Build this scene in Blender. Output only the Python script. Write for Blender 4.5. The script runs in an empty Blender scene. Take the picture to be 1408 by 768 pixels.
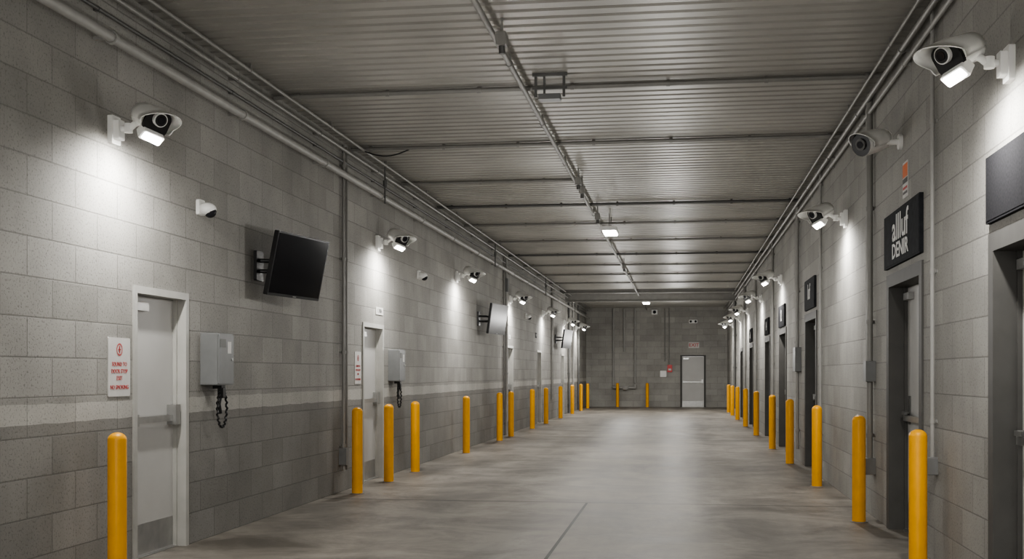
import bpy, math, random
from mathutils import Vector, Matrix
random.seed(4)
XL, XR, YB, YF, HC = -4.0, 1.85, -3.0, 48.9, 4.15

# ---------------------------------------------------------------- materials
def newmat(name):
    m = bpy.data.materials.new(name); m.use_nodes = True
    nt = m.node_tree; b = nt.nodes['Principled BSDF']
    return m, nt, b
def L(nt, a, b): nt.links.new(a, b)
def paint(name, col, rough=0.5, metal=0.0, var=0.08, scale=6.0, bump=0.0, bscale=80, spec=.5):
    m, nt, b = newmat(name)
    tc = nt.nodes.new('ShaderNodeTexCoord')
    n = nt.nodes.new('ShaderNodeTexNoise'); n.inputs['Scale'].default_value = scale; n.inputs['Detail'].default_value = 5
    L(nt, tc.outputs['Object'], n.inputs['Vector'])
    r = nt.nodes.new('ShaderNodeValToRGB')
    r.color_ramp.elements[0].position = .3; r.color_ramp.elements[1].position = .7
    r.color_ramp.elements[0].color = tuple(c*(1-var) for c in col)+(1,)
    r.color_ramp.elements[1].color = tuple(min(1, c*(1+var)) for c in col)+(1,)
    L(nt, n.outputs['Fac'], r.inputs['Fac']); L(nt, r.outputs['Color'], b.inputs['Base Color'])
    b.inputs['Roughness'].default_value = rough; b.inputs['Metallic'].default_value = metal
    b.inputs['Specular IOR Level'].default_value = spec
    if bump:
        n2 = nt.nodes.new('ShaderNodeTexNoise'); n2.inputs['Scale'].default_value = bscale
        L(nt, tc.outputs['Object'], n2.inputs['Vector'])
        bp = nt.nodes.new('ShaderNodeBump'); bp.inputs['Strength'].default_value = bump; bp.inputs['Distance'].default_value = .004
        L(nt, n2.outputs['Fac'], bp.inputs['Height']); L(nt, bp.outputs['Normal'], b.inputs['Normal'])
    return m
def emis(name, col, s):
    m, nt, b = newmat(name)
    b.inputs['Base Color'].default_value = col+(1,)
    b.inputs['Emission Color'].default_value = col+(1,); b.inputs['Emission Strength'].default_value = s
    return m

def block_mat(name, axis, two_tone, base, low):
    m, nt, b = newmat(name)
    N = nt.nodes
    tc = N.new('ShaderNodeTexCoord'); sp = N.new('ShaderNodeSeparateXYZ'); L(nt, tc.outputs['Object'], sp.inputs[0])
    cb = N.new('ShaderNodeCombineXYZ')
    L(nt, sp.outputs[axis], cb.inputs[0]); L(nt, sp.outputs['Z'], cb.inputs[1])
    br = N.new('ShaderNodeTexBrick'); L(nt, cb.outputs[0], br.inputs['Vector'])
    br.inputs['Scale'].default_value = 1; br.inputs['Brick Width'].default_value = .58; br.inputs['Row Height'].default_value = .25
    br.inputs['Mortar Size'].default_value = .0058; br.inputs['Mortar Smooth'].default_value = .3
    br.inputs['Bias'].default_value = 0
    br.inputs['Color1'].default_value = (.87, .87, .86, 1); br.inputs['Color2'].default_value = (1.09, 1.09, 1.09, 1)
    br.inputs['Mortar'].default_value = (.70, .70, .70, 1)
    mr = N.new('ShaderNodeValToRGB'); mr.color_ramp.interpolation = 'CONSTANT'
    dv = N.new('ShaderNodeMath'); dv.operation = 'DIVIDE'; dv.inputs[1].default_value = 4.0
    wob = N.new('ShaderNodeTexNoise'); wob.inputs['Scale'].default_value = 3; L(nt, tc.outputs['Object'], wob.inputs['Vector'])
    wm = N.new('ShaderNodeMath'); wm.operation = 'MULTIPLY_ADD'; wm.inputs[1].default_value = .03
    L(nt, wob.outputs['Fac'], wm.inputs[0]); L(nt, sp.outputs['Z'], wm.inputs[2])
    L(nt, wm.outputs[0], dv.inputs[0]); L(nt, dv.outputs[0], mr.inputs['Fac'])
    e = mr.color_ramp.elements
    if two_tone:
        e[0].position = 0; e[0].color = low+(1,)
        e[1].position = 1.09/4; e[1].color = tuple(c*1.42 for c in base)+(1,)
        x = e.new(1.215/4); x.color = base+(1,)
    else:
        e[0].color = base+(1,); e[1].color = base+(1,)
    n1 = N.new('ShaderNodeTexNoise'); n1.inputs['Scale'].default_value = 1.1; n1.inputs['Detail'].default_value = 8; n1.inputs['Roughness'].default_value = .6
    L(nt, tc.outputs['Object'], n1.inputs['Vector'])
    r1 = N.new('ShaderNodeMapRange'); r1.inputs['From Min'].default_value = .3; r1.inputs['From Max'].default_value = .7
    r1.inputs['To Min'].default_value = .80; r1.inputs['To Max'].default_value = 1.15; L(nt, n1.outputs['Fac'], r1.inputs['Value'])
    n2 = N.new('ShaderNodeTexNoise'); n2.inputs['Scale'].default_value = 60; n2.inputs['Detail'].default_value = 4; n2.inputs['Roughness'].default_value = .65
    L(nt, tc.outputs['Object'], n2.inputs['Vector'])
    r2 = N.new('ShaderNodeMapRange'); r2.inputs['From Min'].default_value = .32; r2.inputs['From Max'].default_value = .46
    r2.inputs['To Min'].default_value = .55; r2.inputs['To Max'].default_value = 1.0; L(nt, n2.outputs['Fac'], r2.inputs['Value'])
    def mul(a, bb):
        x = N.new('ShaderNodeMix'); x.data_type = 'RGBA'; x.blend_type = 'MULTIPLY'; x.inputs[0].default_value = 1
        L(nt, a, x.inputs[6]); L(nt, bb, x.inputs[7]); return x.outputs[2]
    c = mul(mr.outputs['Color'], br.outputs['Color']); c = mul(c, r1.outputs[0]); c = mul(c, r2.outputs[0])
    L(nt, c, b.inputs['Base Color']); b.inputs['Roughness'].default_value = .75
    inv = N.new('ShaderNodeMath'); inv.operation = 'SUBTRACT'; inv.inputs[0].default_value = 1; L(nt, br.outputs['Fac'], inv.inputs[1])
    ad = N.new('ShaderNodeMath'); ad.operation = 'MULTIPLY_ADD'; ad.inputs[1].default_value = .5
    L(nt, r2.outputs[0], ad.inputs[0]); L(nt, inv.outputs[0], ad.inputs[2])
    bp = N.new('ShaderNodeBump'); bp.inputs['Strength'].default_value = .5; bp.inputs['Distance'].default_value = .007
    L(nt, ad.outputs[0], bp.inputs['Height']); L(nt, bp.outputs['Normal'], b.inputs['Normal'])
    return m

def floor_mat():
    m, nt, b = newmat('concrete_floor'); N = nt.nodes
    tc = N.new('ShaderNodeTexCoord'); sp = N.new('ShaderNodeSeparateXYZ'); L(nt, tc.outputs['Object'], sp.inputs[0])
    n1 = N.new('ShaderNodeTexNoise'); n1.inputs['Scale'].default_value = 1.0; n1.inputs['Detail'].default_value = 14; n1.inputs['Roughness'].default_value = .74
    n1.inputs['Distortion'].default_value = .5
    L(nt, tc.outputs['Object'], n1.inputs['Vector'])
    r = N.new('ShaderNodeValToRGB'); L(nt, n1.outputs['Fac'], r.inputs['Fac'])
    e = r.color_ramp.elements; e[0].position = .37; e[0].color = (.115, .103, .087, 1); e[1].position = .60; e[1].color = (.30, .276, .242, 1)
    mp = N.new('ShaderNodeMapping'); mp.inputs['Scale'].default_value = (1.6, .12, 1); L(nt, tc.outputs['Object'], mp.inputs['Vector'])
    n2 = N.new('ShaderNodeTexNoise'); n2.inputs['Scale'].default_value = 1; n2.inputs['Detail'].default_value = 4; L(nt, mp.outputs[0], n2.inputs['Vector'])
    r2 = N.new('ShaderNodeMapRange'); r2.inputs['From Min'].default_value = .3; r2.inputs['From Max'].default_value = .7
    r2.inputs['To Min'].default_value = .74; r2.inputs['To Max'].default_value = 1.16; L(nt, n2.outputs['Fac'], r2.inputs['Value'])
    def mul(a, bb):
        x = N.new('ShaderNodeMix'); x.data_type = 'RGBA'; x.blend_type = 'MULTIPLY'; x.inputs[0].default_value = 1
        L(nt, a, x.inputs[6]); L(nt, bb, x.inputs[7]); return x.outputs[2]
    def math_(op, a, bv=None):
        x = N.new('ShaderNodeMath'); x.operation = op
        if hasattr(a, 'links'): L(nt, a, x.inputs[0])
        else: x.inputs[0].default_value = a
        if bv is not None:
            if hasattr(bv, 'links'): L(nt, bv, x.inputs[1])
            else: x.inputs[1].default_value = bv
        return x.outputs[0]
    jx = math_('LESS_THAN', math_('ABSOLUTE', math_('ADD', sp.outputs['X'], 1.02)), .014)
    fr = math_('ABSOLUTE', math_('SUBTRACT', math_('PINGPONG', math_('SUBTRACT', sp.outputs['Y'], 12.6), 6.0), 0.0))
    jy = math_('LESS_THAN', fr, .03)
    ny = math_('LESS_THAN', sp.outputs['Y'], 12.6)
    j = math_('MAXIMUM', math_('MULTIPLY', jx, ny), math_('MULTIPLY', jy, .6))
    jm = math_('SUBTRACT', 1.0, math_('MULTIPLY', j, .95))
    c = mul(r.outputs[0], r2.outputs[0]); c = mul(c, jm)
    L(nt, c, b.inputs['Base Color'])
    rr = N.new('ShaderNodeMapRange'); rr.inputs['To Min'].default_value = .36; rr.inputs['To Max'].default_value = .64
    L(nt, n1.outputs['Fac'], rr.inputs['Value']); L(nt, rr.outputs[0], b.inputs['Roughness'])
    b.inputs['Specular IOR Level'].default_value = .4
    n3 = N.new('ShaderNodeTexNoise'); n3.inputs['Scale'].default_value = 30; L(nt, tc.outputs['Object'], n3.inputs['Vector'])
    bp = N.new('ShaderNodeBump'); bp.inputs['Strength'].default_value = .15; bp.inputs['Distance'].default_value = .004
    L(nt, n3.outputs['Fac'], bp.inputs['Height']); L(nt, bp.outputs['Normal'], b.inputs['Normal'])
    return m

M_WL = block_mat('block_paint_two_tone', 'Y', True, (.345, .337, .316), (.262, .254, .238))
M_WR = block_mat('block_paint_side', 'Y', False, (.345, .337, .316), (.25, .25, .24))
M_WB = block_mat('block_paint_end', 'X', False, (.37, .362, .34), (.25, .25, .24))
M_FL = floor_mat()
M_CE = paint('galvanised_deck', (.37, .36, .33), .42, .25, .12, 1.3)
M_PIPE = paint('grey_conduit', (.27, .265, .25), .45, .2)
M_PIPEL = paint('painted_pipe', (.36, .355, .34), .5, .0)
M_DKPIPE = paint('dark_steel', (.14, .14, .135), .5, .3)
M_YEL = paint('bollard_yellow', (.88, .41, .006), .42, 0, .06, 8, .15, 60)
M_WHITE = paint('white_housing', (.86, .86, .84), .4, var=.03)
M_LEAF = paint('door_white', (.52, .515, .50), .45, 0, .05, 2)
M_FRAME = paint('frame_white', (.44, .435, .41), .45)
M_LEAFG = paint('door_grey', (.55, .545, .53), .5, 0, .06, 2)
M_FRDK = paint('frame_charcoal', (.10, .098, .093), .6, spec=.3)
M_LEAFK = paint('door_charcoal', (.06, .058, .056), .6, spec=.3)
M_STEEL = paint('brushed_steel', (.42, .42, .41), .35, .8, .1, 10)
M_BLACK = paint('black_plastic', (.015, .015, .016), .35)
M_SCREEN = paint('screen_glass', (.012, .012, .014), .12)
M_SCREENG = paint('screen_grey', (.07, .07, .07), .3, spec=.3)
M_BOX = paint('enclosure_grey', (.19, .195, .195), .45)
M_SIGNW = paint('sign_white', (.62, .61, .59), .5)
M_RED = paint('sign_red', (.5, .05, .05), .5)
M_REDB = paint('alarm_red', (.6, .03, .03), .4)
M_SIGND = paint('sign_dark', (.028, .03, .034), .8, 0, .25, 20, spec=.15)
M_SIGNG = paint('sign_slate', (.03, .03, .033), .9, 0, .2, 60, spec=.05)
M_LET = paint('lettering_white', (.70, .70, .68), .5)
M_ORG = paint('sticker_orange', (.75, .18, .04), .5)
M_LAMP = emis('lamp_glow', (1, .98, .94), 10)
M_TUBE = emis('tube_glow', (1, .97, .92), 14)
M_GLASS = paint('lens_glass', (.02, .02, .025), .06)

# ---------------------------------------------------------------- mesh builder
class MB:
    def __init__(s): s.v = []; s.f = []; s.mi = []; s.sm = []; s.mats = []
    def _m(s, mat):
        if mat not in s.mats: s.mats.append(mat)
        return s.mats.index(mat)
    def add(s, vs, fs, mat, smooth=False, M=None):
        o = len(s.v); k = s._m(mat)
        for p in vs:
            p = Vector(p); s.v.append(M @ p if M else p)
        for f in fs:
            s.f.append([o+i for i in f]); s.mi.append(k); s.sm.append(smooth)
    def box(s, a, b, mat, M=None):
        x0, x1 = sorted((a[0], b[0])); y0, y1 = sorted((a[1], b[1])); z0, z1 = sorted((a[2], b[2]))
        vs = [(x0,y0,z0),(x1,y0,z0),(x1,y1,z0),(x0,y1,z0),(x0,y0,z1),(x1,y0,z1),(x1,y1,z1),(x0,y1,z1)]
        s.add(vs, [(0,3,2,1),(4,5,6,7),(0,1,5,4),(1,2,6,5),(2,3,7,6),(3,0,4,7)], mat, False, M)
    def rbox(s, a, b, r, mat, M=None, axis=1, n=4):
        lo = [min(a[i], b[i]) for i in range(3)]; hi = [max(a[i], b[i]) for i in range(3)]
        ax = [i for i in range(3) if i != axis]
        pts = []
        for cx, cz, a0 in ((hi[ax[0]]-r, hi[ax[1]]-r, 0), (lo[ax[0]]+r, hi[ax[1]]-r, 90), (lo[ax[0]]+r, lo[ax[1]]+r, 180), (hi[ax[0]]-r, lo[ax[1]]+r, 270)):
            for i in range(n+1):
                t = math.radians(a0+90*i/n); pts.append((cx+r*math.cos(t), cz+r*math.sin(t)))
        K = len(pts); vs = []
        for w in (lo[axis], hi[axis]):
            for p in pts:
                q = [0, 0, 0]; q[axis] = w; q[ax[0]] = p[0]; q[ax[1]] = p[1]; vs.append(tuple(q))
        s.add(vs, [(i, (i+1) % K, K+(i+1) % K, K+i) for i in range(K)], mat, False, M)
        s.add(vs, [tuple(range(K)), tuple(range(2*K-1, K-1, -1))], mat, False, M)
    def cyl(s, p0, p1, r, mat, n=16, r2=None, caps=True, M=None):
        p0, p1 = Vector(p0), Vector(p1); r2 = r if r2 is None else r2
        d = (p1-p0).normalized(); u = d.orthogonal().normalized(); w = d.cross(u)
        ring = lambda c, rr: [c+rr*(math.cos(2*math.pi*i/n)*u+math.sin(2*math.pi*i/n)*w) for i in range(n)]
        A, B = ring(p0, r), ring(p1, r2)
        s.add(A+B, [(i, (i+1) % n, n+(i+1) % n, n+i) for i in range(n)], mat, True, M)
        if caps: s.add(A, [tuple(range(n-1, -1, -1))], mat, False, M); s.add(B, [tuple(range(n))], mat, False, M)
    def sph(s, c, r, mat, n=12, M=None, sc=(1,1,1)):
        vs = [(c[0], c[1], c[2]+r*sc[2])]
        for j in range(1, n//2):
            t = math.pi*j/(n//2)
            for i in range(n):
                p = 2*math.pi*i/n; vs.append((c[0]+r*sc[0]*math.sin(t)*math.cos(p), c[1]+r*sc[1]*math.sin(t)*math.sin(p), c[2]+r*sc[2]*math.cos(t)))
        vs.append((c[0], c[1], c[2]-r*sc[2])); fs = []
        for i in range(n): fs.append((0, 1+i, 1+(i+1) % n))
        for j in range(n//2-2):
            for i in range(n): a = 1+j*n; fs.append((a+i, a+n+i, a+n+(i+1) % n, a+(i+1) % n))
        a = 1+(n//2-2)*n; e = len(vs)-1
        for i in range(n): fs.append((a+i, e, a+(i+1) % n))
        s.add(vs, fs, mat, True, M)
    def tube(s, pts, r, mat, n=12, M=None):
        for a, b in zip(pts[:-1], pts[1:]): s.cyl(a, b, r, mat, n, M=M)
        for p in pts[1:-1]: s.sph(p, r*1.02, mat, n, M=M)
    def lathe(s, prof, mat, n=28, M=None, smooth=True):
        vs = []; K = len(prof)
        for r, z in prof:
            for i in range(n): vs.append((r*math.cos(2*math.pi*i/n), r*math.sin(2*math.pi*i/n), z))
        fs = [(j*n+i, j*n+(i+1) % n, (j+1)*n+(i+1) % n, (j+1)*n+i) for j in range(K-1) for i in range(n)]
        s.add(vs, fs, mat, smooth, M)
    def text(s, txt, size, mat, M, bold=0.0):
        cu = bpy.data.curves.new('t', 'FONT'); cu.body = txt; cu.size = size; cu.align_x = 'CENTER'; cu.align_y = 'CENTER'
        cu.extrude = .001; cu.offset = bold; cu.resolution_u = 2
        ob = bpy.data.objects.new('t', cu); bpy.context.scene.collection.objects.link(ob)
        dg = bpy.context.evaluated_depsgraph_get(); me = bpy.data.meshes.new_from_object(ob.evaluated_get(dg))
        s.add([v.co[:] for v in me.vertices], [tuple(p.vertices) for p in me.polygons], mat, False, M)
        bpy.data.objects.remove(ob); bpy.data.curves.remove(cu); bpy.data.meshes.remove(me)
    def obj(s, name, loc=(0,0,0), rz=0.0, bevel=0.0):
        me = bpy.data.meshes.new(name); me.from_pydata([tuple(v) for v in s.v], [], s.f)
        for m in s.mats: me.materials.append(m)
        for p, k, q in zip(me.polygons, s.mi, s.sm): p.material_index = k; p.use_smooth = q
        me.update(); ob = bpy.data.objects.new(name, me); bpy.context.scene.collection.objects.link(ob)
        ob.location = loc; ob.rotation_euler = (0, 0, rz)
        return ob
def put(mb, name, side, along, z, bevel=0.0):
    if side == 'L': return mb.obj(name, (XL, along, z), math.pi/2, bevel)
    if side == 'R': return mb.obj(name, (XR, along, z), -math.pi/2, bevel)
    return mb.obj(name, (along, YF, z), 0, bevel)
TX = Matrix.Rotation(math.radians(90), 4, 'X')

# ---------------------------------------------------------------- room shell
doorsL = [(8.06, 9.02, 2.05), (14.27, 15.3, 2.05), (26.5, 27.5, 2.05), (32.1, 33.1, 2.05), (38.6, 39.6, 2.05)]
doorsR = [(5.85, 7.40, 2.24), (9.38, 10.95, 2.28), (16.55, 18.1, 2.28), (21.3, 22.9, 2.24), (25.2, 26.7, 2.2), (31.2, 32.8, 2.2), (36.4, 37.8, 2.2)]
def wall(name, x0, x1, ops, mat):
    mb = MB(); y = YB
    for a, b, h in ops:
        mb.box((x0, y, 0), (x1, a, HC), mat); mb.box((x0, a, h), (x1, b, HC), mat); y = b
    mb.box((x0, y, 0), (x1, YF, HC), mat)
    return mb.obj(name)
wall('wall_left', XL-.3, XL, doorsL, M_WL)
wall('wall_right', XR, XR+.3, doorsR, M_WR)
mb = MB(); DB = (-.08, .97, 2.16)
mb.box((XL-.3, YF, 0), (DB[0], YF+.3, HC), M_WB); mb.box((DB[1], YF, 0), (XR+.3, YF+.3, HC), M_WB); mb.box((DB[0], YF, DB[2]), (DB[1], YF+.3, HC), M_WB)
mb.obj('wall_back')
mb = MB(); mb.box((XL-.3, YB, -.2), (XR+.3, YF+.3, 0), M_FL); mb.obj('floor')
mb = MB(); P = .19; prof = []
y = YB
while y < YF:
    prof += [(y, HC), (y+.12, HC), (y+.134, HC+.022), (y+.176, HC+.022)]; y += P
prof.append((YF+.05, HC)); vs = []; 
for (yy, z) in prof: vs += [(XL-.3, yy, z), (XR+.3, yy, z)]
mb.add(vs, [(2*i, 2*i+1, 2*i+3, 2*i+2) for i in range(len(prof)-1)], M_CE)
mb.box((XL-.3, YB, HC+.06), (XR+.3, YF+.3, HC+.2), M_CE)
mb.obj('ceiling')

# ---------------------------------------------------------------- doors
dn = [0]
def door(side, a, b, h, style):
    dn[0] += 1
    w = b-a; x0, x1 = -w/2, w/2; mb = MB()
    F, LF = {'w': (M_FRAME, M_LEAF), 'd': (M_FRDK, M_LEAFG), 'k': (M_FRDK, M_LEAFK), 'b': (M_FRDK, M_LEAF)}[style]
    inset = .09 if style in 'wb' else .15
    fw = .055 if style in 'wb' else .11
    mb.box((x0, -.015, 0), (x0+fw, inset+.06, h), F); mb.box((x1-fw, -.015, 0), (x1, inset+.06, h), F)
    mb.box((x0+fw, -.015, h-fw), (x1-fw, inset+.06, h), F)
    for xx in (x0+fw, x1-fw-.02): mb.box((xx, inset-.03, 0), (xx+.02, inset, h-fw), F)
    mb.box((x0+fw+.004, inset, .008), (x1-fw-.004, inset+.045, h-fw-.004), LF)
    mb.box((x0+fw, inset-.04, 0), (x1-fw, inset+.06, .008), M_STEEL)
    lx0, lx1 = x0+fw+.02, x1-fw-.02
    mb.box((lx0+.01, inset-.004, .02), (lx1-.01, inset, .25), M_STEEL)
    for hz in (.25, 1.02, h-.35): mb.cyl((lx0-.012, inset-.012, hz), (lx0-.012, inset-.012, hz+.1), .009, M_STEEL, 8)
    if style != 'd':
        mb.box((lx0+.03, inset-.05, 1.02), (lx1-.02, inset-.02, 1.07), M_STEEL)
        mb.box((lx0+.03, inset-.06, 1.0), (lx0+.1, inset, 1.09), M_STEEL)
        mb.box((lx1-.11, inset-.075, .99), (lx1-.02, inset, 1.15), M_STEEL)
    else:
        mb.box((lx0+.06, inset-.01, .95), (lx0+.14, inset, 1.2), M_DKPIPE)
        mb.cyl((lx0+.1, inset-.06, 1.05), (lx0+.1, inset, 1.05), .018, M_DKPIPE, 12)
        mb.box((lx0+.09, inset-.075, 1.035), (lx0+.24, inset-.05, 1.065), M_DKPIPE)
        mb.box((lx0+.04, inset-.05, .98), (lx1-.02, inset-.02, 1.03), M_STEEL)
    mb.box((lx0+.05, inset-.05, h-fw-.12), (lx0+.28, inset, h-fw-.06), M_STEEL)
    put(mb, 'door_%d' % dn[0], side, (a+b)/2, 0)
for d in doorsL: door('L', *d, 'w')
for i, d in enumerate(doorsR): door('R', *d, 'd' if i < 2 else 'k')
door('B', DB[0], DB[1], DB[2], 'b')

# ---------------------------------------------------------------- bollards
def bollard(x, y):
    mb = MB(); r = .062; pr = [(r, 0)]
    for i in range(0, 9):
        t = math.pi/2*i/8; pr.append((r*math.cos(t)+.0001, .955+.05*math.sin(t)))
    mb.lathe(pr, M_YEL); mb.lathe([(r+.02, 0), (r+.02, .006), (r, .008)], M_PIPE, smooth=False)
    mb.obj('bollard', (x, y, 0))
for y in (7.34, 13.17, 14.64, 16.15, 20.1, 23.87, 25.5, 29.2, 32.2, 36.1, 40.0, 43.5, 46.6): bollard(-3.75, y)
for y in (8.56, 11.34, 14.8, 18.46, 22.0, 26.7, 31.2, 35.7, 39.3, 42.4): bollard(1.65, y)
bollard(-2.66, 48.5); bollard(-1.43, 48.5)

# ---------------------------------------------------------------- security floodlight cameras
def basis(F, roll=0):
    F = Vector(F).normalized(); R = F.cross(Vector((0,0,1))).normalized(); U = R.cross(F)
    if roll:
        q = Matrix.Rotation(roll, 3, F); R = q@R; U = q@U
    M = Matrix.Identity(4)
    for i in range(3): M[i][0] = R[i]; M[i][1] = F[i]; M[i][2] = U[i]
    return M
def hood(mb, M, mat, r=.13, y0=-.17, ytop=.2, yside=.09, th=.008):
    n = 20; out = []; inn = []
    for rr, lst in ((r, out), (r-th, inn)):
        for j in range(5):
            for i in range(n+1):
                t = math.radians(-25+230*i/n); k = max(0, math.sin(t))
                yf = yside+(ytop-yside)*k; s_ = j/4; yy = y0+(yf-y0)*s_
                q = rr*(.78+.22*min(1, s_*1.8))
                lst.append((q*math.cos(t)*1.02, yy, q*math.sin(t)*.86))
    vs = out+inn; K = len(out); fs = []
    for j in range(4):
        for i in range(n):
            a = j*(n+1)+i
            fs.append((a, a+1, a+n+2, a+n+1)); fs.append((K+a, K+a+n+1, K+a+n+2, K+a+1))
    for j in (0, 4):
        for i in range(n): a = j*(n+1)+i; fs.append((a, K+a, K+a+1, a+1))
    for i in (0, n):
        for j in range(4): a = j*(n+1)+i; fs.append((a, a+n+1, K+a+n+1, K+a))
    mb.add(vs, fs, mat, True, M)
    cap = [(.101*math.cos(math.radians(18*i)), y0+.002, .086*math.sin(math.radians(18*i))) for i in range(20)]
    mb.add(cap, [tuple(range(20))], mat, False, M)
def flood_cam(side, along, z, power):
    m = 1 if side == 'L' else -1
    mb = MB()
    mb.rbox((-.065, -.035, -.11), (.065, 0, .09), .012, M_WHITE); mb.rbox((-.045, -.075, -.08), (.045, -.035, .06), .01, M_WHITE)
    mb.tube([(0, -.07, 0), (0, -.13, -.005), (0, -.17, .03), (-m*.0, -.22, .05)], .022, M_WHITE, 12)
    mb.cyl((0, -.125, -.03), (0, -.125, .035), .03, M_WHITE, 14)
    M = Matrix.Translation((-m*.02, -.33, .04)) @ basis((-m*.55, -.72, -.42), m*math.radians(-14))
    hood(mb, M, M_WHITE, .132, -.17, .23, .05)
    mb.rbox((-.085, -.16, -.075), (.085, .03, .075), .035, M_WHITE, M)
    mb.rbox((-.094, .02, -.085), (.094, .045, .088), .05, M_BLACK, M, n=6)
    mb.cyl((0, .04, .03), (0, .075, .03), .05, M_WHITE, 24, M=M)
    mb.cyl((0, .075, .03), (0, .08, .03), .042, M_BLACK, 24, M=M)
    mb.cyl((0, .08, .03), (0, .086, .03), .027, M_GLASS, 20, M=M)
    ML = M @ Matrix.Translation((0, .02, -.085)) @ Matrix.Rotation(math.radians(-28), 4, 'X')
    mb.rbox((-.085, -.03, -.045), (.085, .045, .035), .012, M_WHITE, ML)
    mb.rbox((-.068, .043, -.034), (.068, .05, .024), .008, M_LAMP, ML)
    ob = put(mb, 'security_floodlight_camera', side, along, z)
    ld = bpy.data.lights.new('flood_lamp', 'SPOT'); ld.energy = power; ld.spot_size = math.radians(180); ld.spot_blend = 1.0
    ld.shadow_soft_size = .05; ld.color = (1, .975, .93)
    lo = bpy.data.objects.new('flood_lamp', ld); bpy.context.scene.collection.objects.link(lo)
    lo.parent = ob; lo.location = (-m*.05, -.40, -.12)
    dirv = Vector((m*.15, .3, -1)); lo.rotation_euler = dirv.to_track_quat('-Z', 'Y').to_euler()
camL = [1.2, 7.75, 14.98, 20.4, 26.9, 33.3, 39.5, 44.0]
camR = [1.0, 6.93, 13.6, 22.3, 27.8, 33.5, 38.0, 43.0]
for y in camL: flood_cam('L', y, 3.13, 120)
for y in camR: flood_cam('R', y, 3.16, 120)

def dome(side, y, z):
    mb = MB()
    mb.rbox((-.06, -.03, -.04), (.06, 0, .09), .02, M_WHITE)
    mb.sph((0, -.075, .01), .075, M_WHITE, 20, sc=(1, 1, .75))
    mb.sph((0, -.1, -.012), .052, M_GLASS, 16)
    put(mb, 'dome_camera', side, y, z)
dome('L', 9.25, 2.76); dome('L', 17.4, 2.88); dome('L', 29.8, 2.85)
mb = MB()
mb.cyl((0, 0, 0), (0, -.03, 0), .065, M_WHITE, 20); mb.tube([(0, -.03, 0), (0, -.1, 0), (.0, -.15, .0)], .025, M_WHITE)
M = Matrix.Translation((.03, -.26, .0)) @ basis((.62, -.72, -.28))
mb.lathe([(.05, -.2), (.085, -.17), (.1, -.05), (.105, .1), (.1, .13)], M_WHITE, 28, M @ Matrix.Rotation(-math.pi/2, 4, 'X'))
mb.cyl((0, .118, 0), (0, .125, 0), .1, M_BLACK, 28, M=M); mb.cyl((0, .125, 0), (0, .14, 0), .05, M_DKPIPE, 24, M=M); mb.cyl((0, .14, 0), (0, .145, 0), .03, M_GLASS, 20, M=M)
hood(mb, M, M_WHITE, .122, -.16, .19, .1)
put(mb, 'bullet_camera', 'R', 10.28, 3.37)

# ---------------------------------------------------------------- televisions
def tv(y, z, ang, face=M_SCREEN, sx=.14, tilt=12):
    mb = MB(); w, h = 1.0, .6
    mb.rbox((-.09, -.03, -.14), (.09, 0, .14), .01, M_BLACK)
    M = Matrix.Translation((sx, -.35, 0)) @ Matrix.Rotation(-math.radians(ang), 4, 'Z') @ Matrix.Rotation(math.radians(tilt), 4, 'X')
    mb.tube([(0, -.03, .05), (.05, -.16, .05), (sx-.04, -.3, .02)], .02, M_BLACK); mb.tube([(0, -.03, -.05), (.05, -.16, -.05), (sx-.04, -.3, -.02)], .02, M_BLACK)
    mb.box((-.2, .02, -.15), (.2, .06, .15), M_BLACK, M)
    mb.rbox((-w/2, -.025, -h/2), (w/2, .02, h/2), .012, M_BLACK, M)
    mb.box((-w/2+.018, -.028, -h/2+.025), (w/2-.018, -.024, h/2-.018), face, M)
    mb.box((-.03, -.03, -h/2+.008), (.03, -.026, -h/2+.016), M_STEEL, M)
    put(mb, 'television', 'L', y, z)
tv(10.6, 2.42, 10); tv(22.7, 2.48, 10, M_SCREENG, .25, 8); tv(36.9, 2.5, 10, M_SCREENG, sx=.25, tilt=8)

# ---------------------------------------------------------------- intercom boxes with handset
def phonebox(y, z):
    mb = MB()
    mb.rbox((-.17, -.15, -.22), (.17, 0, .22), .012, M_BOX, axis=1)
    mb.rbox((-.16, -.162, -.21), (.16, -.15, .21), .01, M_BOX)
    mb.box((-.13, -.166, .1), (-.02, -.162, .17), M_DKPIPE); mb.cyl((.12, -.17, 0), (.12, -.16, 0), .014, M_STEEL, 12)
    mb.box((.03, -.165, .05), (.1, -.162, .15), M_SIGNW)
    mb.box((-.03, -.13, -.25), (.05, -.05, -.22), M_BLACK)
    mb.rbox((-.02, -.14, -.33), (.04, -.09, -.24), .012, M_BLACK, axis=0)
    pts = []
    for i in range(0, 61):
        t = i/60*2*math.pi; k = i*2.0
        pts.append((.03+.10*math.sin(t)+.007*math.cos(k), -.11+.007*math.sin(k), -.42+.16*math.cos(t)))
    mb.tube(pts, .009, M_BLACK, 6)
    mb.tube([(.0, -.11, -.3), (-.03, -.105, -.38), (-.01, -.11, -.46)], .018, M_BLACK, 8)
    put(mb, 'intercom_phone_box', 'L', y, z)
phonebox(9.45, 1.52); phonebox(15.75, 1.51)

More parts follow.
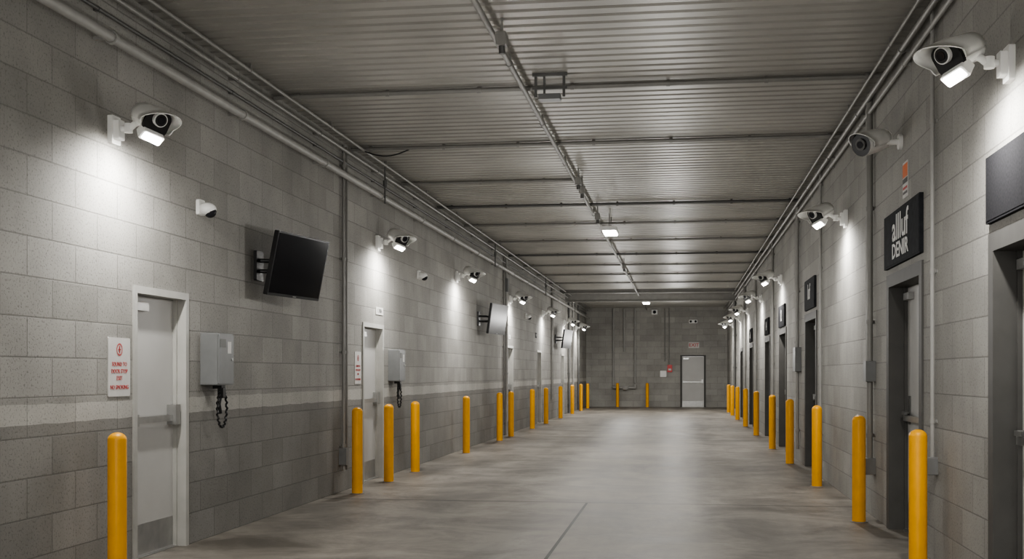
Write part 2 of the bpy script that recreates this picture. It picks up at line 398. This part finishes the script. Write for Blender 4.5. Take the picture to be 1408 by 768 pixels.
# ---------------------------------------------------------------- signs
def sign_warn(side, y, z, w=.33, h=.42):
    mb = MB(); mb.rbox((-w/2, -.006, -h/2), (w/2, 0, h/2), .012, M_SIGNW)
    k = w/.33
    n = 28; c = (0, h*.3); ro, ri = .045*k, .035*k
    vs = []
    for rr in (ro, ri): vs += [(c[0]+rr*math.cos(2*math.pi*i/n), -.008, c[1]+rr*math.sin(2*math.pi*i/n)) for i in range(n)]
    mb.add(vs, [(i, (i+1) % n, n+(i+1) % n, n+i) for i in range(n)], M_RED)
    mb.box((-.006, -.009, c[1]-.025), (.006, -.007, c[1]+.025), M_RED)
    mb.box((-.02, -.009, c[1]-.004), (.02, -.007, c[1]+.004), M_RED)
    for t, zz in (('SOUND TO', -.0), ('DOOR STOP', -.05), ('EXIT', -.1), ('NO SMOKING', -.165)):
        mb.text(t, .043*k, M_RED, Matrix.Translation((0, -.0075, zz+.02)) @ TX)
    put(mb, 'warning_sign', side, y, z)
sign_warn('L', 7.85, 1.445); sign_warn('L', 14.06, 1.47, .28, .4)
def plate(name, side, y, z, w, h, txt, mat=M_SIGNW, tm=M_BLACK, ts=.06, gap=.06, dep=.008):
    mb = MB(); mb.rbox((-w/2, -dep, -h/2), (w/2, 0, h/2), .005, mat)
    for i, t in enumerate(txt): mb.text(t, ts, tm, Matrix.Translation((0, -dep-.001, gap*(len(txt)-1)/2-i*gap)) @ TX)
    return put(mb, name, side, y, z)
plate('number_plate', 'L', 15.1, 2.23, .36, .1, ['1.188A'], M_SIGNW, M_BLACK, .075)
plate('number_plate', 'L', 31.9, 2.45, .3, .14, ['1.2'], M_SIGND, M_LET, .09)
plate('number_plate', 'L', 26.9, 2.25, .3, .1, ['1.3'], M_SIGNW, M_BLACK, .07)
def bay_sign(y, z, w, h, lines, mat=M_SIGND):
    mb = MB(); mb.rbox((-w/2, -.03, -h/2), (w/2, 0, h/2), .006, mat)
    mb.box((-w/2+.015, -.033, -h/2+.015), (w/2-.015, -.03, h/2-.015), mat)
    for t, sz, zz, wd in lines: mb.text(t, sz, M_LET, Matrix.Translation((0, -.036, zz)) @ TX @ Matrix.Diagonal((wd, 1.2, 1, 1)), .003)
    put(mb, 'bay_sign', 'R', y, z)
bay_sign(6.62, 2.5, 1.55, .4, [], M_SIGNG)
bay_sign(10.18, 2.57, 1.6, .47, [('allluf', .26, .07, 1.5), ('DENIR', .15, -.12, 1.7)])
bay_sign(17.3, 2.55, 1.3, .44, [('luf', .26, .02, 1.3)])
bay_sign(22.1, 2.46, 1.3, .4, [('12', .24, 0, 1.2)], M_SIGNG)
bay_sign(25.95, 2.42, 1.2, .36, [('14', .22, 0, 1.2)], M_SIGNG)
bay_sign(32.0, 2.42, 1.2, .36, [('16', .22, 0, 1.2)], M_SIGNG)
mb = MB(); mb.rbox((-.11, -.006, -.15), (.11, 0, .15), .01, M_SIGNW); mb.box((-.1, -.008, .02), (.1, -.006, .13), M_ORG)
mb.box((-.1, -.008, -.03), (.1, -.006, .01), M_BLACK); mb.box((-.09, -.008, -.12), (.09, -.006, -.1), M_BLACK); mb.box((-.09, -.008, -.08), (.09, -.006, -.06), M_RED)
put(mb, 'safety_sticker', 'R', 10.1, 3.02)

# ---------------------------------------------------------------- conduits
def clamp_x(mb, p, r, mat, ax):
    d = Vector((0, .018, 0)) if ax == 'y' else (Vector((.018, 0, 0)) if ax == 'x' else Vector((0, 0, .018)))
    p = Vector(p); mb.cyl(p-d, p+d, r*1.28, mat, 12)
def vpipe(side, y, z0, z1, r=.018, out=.035, boxes=(), mat=M_PIPE, name='vertical_conduit'):
    mb = MB(); mb.cyl((0, -out, z0), (0, -out, z1), r, mat, 12)
    z = z0+.3
    while z < z1:
        clamp_x(mb, (0, -out, z), r, mat, 'z'); mb.box((-r*2, -.006, z-.012), (r*2, 0, z+.012), mat); mb.box((-.006, -out, z-.01), (.006, 0, z+.01), mat); z += 1.1
    for bz, bw, bh in boxes: mb.rbox((-bw/2, -out-.05, bz-bh/2), (bw/2, 0, bz+bh/2), .008, M_BOX)
    put(mb, name, side, y, 0)
vpipe('L', 13.32, .25, 4.1, .022, .04, [(.42, .12, .2)], M_PIPE)
vpipe('L', 13.48, .25, 4.1, .015, .03)
vpipe('L', 26.15, .0, 4.1, .035, .045, [(3.4, .2, .3)], M_PIPEL)
vpipe('L', 25.9, .6, 4.1, .02, .03); vpipe('L', 35.6, .6, 4.1, .035, .045); vpipe('L', 40.9, 0, 4.1, .037, .045, (), M_DKPIPE); vpipe('L', 42.5, .0, 4.1, .037, .045, (), M_PIPEL); vpipe('L', 44.8, .0, 4.1, .037, .045, (), M_DKPIPE)
vpipe('R', 8.91, .75, 4.1, .016, .03, [(.72, .09, .13)], M_PIPEL)
vpipe('R', 11.7, .5, 4.1, .03, .045, [(1.42, .16, .2), (.5, .15, .16)], M_PIPE)
vpipe('R', 11.95, 1.5, 4.1, .016, .03, [], M_PIPEL)
vpipe('R', 15.9, .3, 4.1, .018, .03, [], M_PIPEL)
vpipe('R', 18.9, .2, 4.1, .03, .045, [(1.62, .35, .38)], M_PIPEL); vpipe('R', 19.3, 1.6, 4.1, .018, .03)
vpipe('R', 24.0, .2, 4.1, .03, .045); vpipe('R', 29.5, .2, 4.1, .03, .045); vpipe('R', 34.5, .2, 4.1, .04, .055); vpipe('R', 40.5, .2, 4.1, .05, .07, (), M_DKPIPE)
def hpipe(name, x, z, r, mat, side=None, y0=YB+.1, y1=YF-.1, step=2.4, rods=False):
    mb = MB(); mb.cyl((x, y0, z), (x, y1, z), r, mat, 14); y = y0+.8
    while y < y1:
        clamp_x(mb, (x, y, z), r, mat, 'y')
        if side == 'L': mb.box((XL, y-.015, z-.012), (x, y+.015, z+.012), mat)
        elif side == 'R': mb.box((x, y-.015, z-.012), (XR, y+.015, z+.012), mat)
        else: mb.box((x-.012, y-.012, z), (x+.012, y+.012, HC), mat)
        y += step
    if rods:
        y = 14.7-9
        while y < y1:
            mb.cyl((x+.055, y, z-.1), (x+.055, y, HC), .011, M_DKPIPE, 8); mb.cyl((x+.055, y, z+.12), (x+.055, y, z+.2), .026, M_DKPIPE, 10); y += 9
    mb.obj(name)
hpipe('sprinkler_main_pipe', XL+.13, 3.70, .038, M_PIPEL, 'L', rods=True)
hpipe('ceiling_conduit', XL+.08, 4.02, .022, M_PIPE, 'L'); hpipe('ceiling_conduit', XL+.2, 4.09, .018, M_PIPE)
hpipe('ceiling_conduit', XL+.035, 3.9, .014, M_DKPIPE, 'L')
hpipe('ceiling_conduit', XR-.07, 4.05, .025, M_PIPE, 'R'); hpipe('ceiling_conduit', XR-.05, 3.93, .018, M_PIPEL, 'R'); hpipe('ceiling_conduit', XR-.16, 4.09, .015, M_PIPE)
hpipe('ceiling_conduit', -1.47, 4.06, .024, M_PIPE)
mb = MB(); pts = [(XL+.2, 13.65, 4.08)]
for i in range(1, 13):
    t = i/12; pts.append((XL+.2+.55*t, 13.65+.05*t, 4.08+.02*t-.07*math.sin(math.pi*t)))
mb.tube(pts, .008, M_BLACK, 8); mb.obj('hanging_cable')
def cross(y, x0=XL+.02, x1=XR-.02, r=.024, z=4.115, mat=M_PIPE):
    mb = MB(); mb.cyl((x0, y, z), (x1, y, z), r, mat, 12); x = x0+.25
    while x < x1: clamp_x(mb, (x, y, z), r, mat, 'x'); mb.box((x-.012, y-.01, z), (x+.012, y+.01, HC), mat); x += .9
    mb.obj('ceiling_cross_pipe')
for y, a in ((11.0, None), (13.7, None), (16.3, -1.4), (18.7, None), (21.1, None), (23.8, None), (26.6, None), (29.2, None), (32, None), (35, None)):
    cross(y, x1=a if a else XR-.02, mat=M_DKPIPE if y in (18.7, 26.6) else M_PIPE)
for y, h in ((38.3, .12), (40.2, .28)):
    mb = MB(); mb.box((XL+.0, y-.09, HC-h), (XR, y+.09, HC-h+.02), M_PIPE); mb.box((XL, y-.09, HC-.02), (XR, y+.09, HC), M_PIPE); mb.box((XL, y-.012, HC-h), (XR, y+.012, HC), M_PIPE)
    mb.obj('ceiling_beam')
mb = MB()
for x in (-.13, .13): mb.box((x-.012, -.012, -.22), (x+.012, .012, 0), M_DKPIPE)
mb.box((-.16, -.02, -.03), (.16, .02, 0), M_DKPIPE); mb.box((-.16, -.015, -.15), (.16, .015, -.125), M_DKPIPE); mb.box((-.1, -.06, -.25), (.1, .06, -.2), M_BOX)
mb.box((-.06, -.012, -.22), (-.04, .012, 0), M_DKPIPE)
mb.obj('hanging_bracket', (-1.2, 10.6, HC))
for y, z in ((8.9, 3.98), (15.6, 3.98), (16.2, 3.95), (19.2, 3.98), (28.0, 3.95)):
    mb = MB(); mb.rbox((-.04, -.06, -.05), (.04, .06, .05), .01, M_PIPE); mb.cyl((0, 0, -.11), (0, 0, -.05), .025, M_DKPIPE, 14); mb.box((-.01, -.01, .05), (.01, .01, HC-z), M_PIPE)
    mb.obj('junction_box', (-1.38, y, z))
def ceil_lamp(x, y, p):
    mb = MB(); mb.rbox((-.13, -.35, -.05), (.13, .35, .02), .015, M_WHITE, axis=1); mb.rbox((-.11, -.32, -.075), (.11, .32, -.05), .01, M_TUBE, axis=1)
    for yy in (-.25, .25): mb.cyl((0, yy, .02), (0, yy, .25), .008, M_PIPE, 8)
    ob = mb.obj('ceiling_light_fixture', (x, y, HC-.25))
    ld = bpy.data.lights.new('tube_lamp', 'AREA'); ld.shape = 'RECTANGLE'; ld.size = .2; ld.size_y = .6; ld.energy = p; ld.color = (1, .97, .93)
    lo = bpy.data.objects.new('tube_lamp', ld); bpy.context.scene.collection.objects.link(lo); lo.parent = ob; lo.location = (0, 0, -.09)
for y, p in ((0, 80), (20.3, 25), (40.8, 30)): ceil_lamp(-1.24, y, p)

# ---------------------------------------------------------------- end wall fittings
def BX(x): return (x-938)*.0300
for x, z0 in ((843, .9), (858, 2.3), (873, 1.0)): vpipe('B', BX(x), z0, 4.1, .04, .06, (), M_PIPEL)
vpipe('B', BX(914), 1.9, 4.1, .025, .04); vpipe('B', BX(920), 1.78, 4.1, .025, .04)
mb = MB(); mb.tube([(BX(843)-BX(860), -.1, .05), (BX(843)-BX(860), -.1, 0), (.4, -.1, 0), (.4, -.1, .15)], .05, M_PIPEL)
mb.cyl((0, -.25, 0), (0, -.02, 0), .09, M_PIPE, 16); mb.rbox((-.12, -.16, -.08), (.12, 0, .08), .01, M_PIPE)
put(mb, 'standpipe_valve', 'B', BX(860), .8)
mb = MB(); mb.rbox((-.1, -.08, -.15), (.1, 0, .15), .01, M_REDB); mb.box((-.06, -.085, -.08), (.06, -.08, 0), M_SIGNW); put(mb, 'fire_alarm_pull', 'B', BX(921), 1.6)
mb = MB(); mb.rbox((-.13, -.06, -.13), (.13, 0, .13), .02, M_WHITE); put(mb, 'control_box', 'B', BX(912), 1.38)
mb = MB(); mb.rbox((-.22, -.05, -.12), (.22, 0, .12), .01, M_SIGNW)
mb.text('EXIT', .2, M_RED, Matrix.Translation((0, -.052, 0)) @ TX, .003); put(mb, 'exit_sign', 'B', BX(954), 2.57)
mb = MB(); mb.rbox((-.17, -.1, -.07), (.17, 0, .07), .02, M_WHITE); mb.sph((-.1, -.12, .0), .05, M_GLASS, 12); mb.sph((.1, -.12, 0), .05, M_GLASS, 12); put(mb, 'emergency_light', 'B', BX(953), 3.55)
mb = MB(); mb.rbox((-.12, -.1, -.1), (.12, 0, .1), .02, M_WHITE); mb.sph((0, -.12, 0), .07, M_GLASS, 12); put(mb, 'strobe_light', 'B', BX(900), 3.95)

# ---------------------------------------------------------------- added hall fill lights without fixtures, world, camera
for y in range(3, 45, 4):
    for x in (-2.0, -.2):
        ld = bpy.data.lights.new('hall_fill', 'POINT'); ld.energy = 12 if y < 10 else (18 if y < 36 else 42); ld.shadow_soft_size = 0.0; ld.color = (1, .985, .96)  # added point fill to lift overall brightness; no fixture belongs to it
        lo = bpy.data.objects.new('hall_fill', ld); bpy.context.scene.collection.objects.link(lo)
        lo.location = (x, y+(1 if x > -1 else -1), 2.35)
w = bpy.data.worlds.new('world'); bpy.context.scene.world = w; w.use_nodes = True
w.node_tree.nodes['Background'].inputs[0].default_value = (1, .985, .96, 1); w.node_tree.nodes['Background'].inputs[1].default_value = 1.35
cd = bpy.data.cameras.new('camera'); cd.sensor_width = 36; cd.lens = 1600/1408*36; cd.shift_y = 129/1408; cd.clip_end = 200
co = bpy.data.objects.new('camera', cd); bpy.context.scene.collection.objects.link(co)
co.location = (0, 0, 1.4); co.rotation_euler = (math.pi/2, 0, math.atan(234/1600)); bpy.context.scene.camera = co
vs_ = bpy.context.scene.view_settings
vs_.view_transform = 'AgX'; vs_.look = 'AgX - Medium High Contrast'; vs_.exposure = 0.5
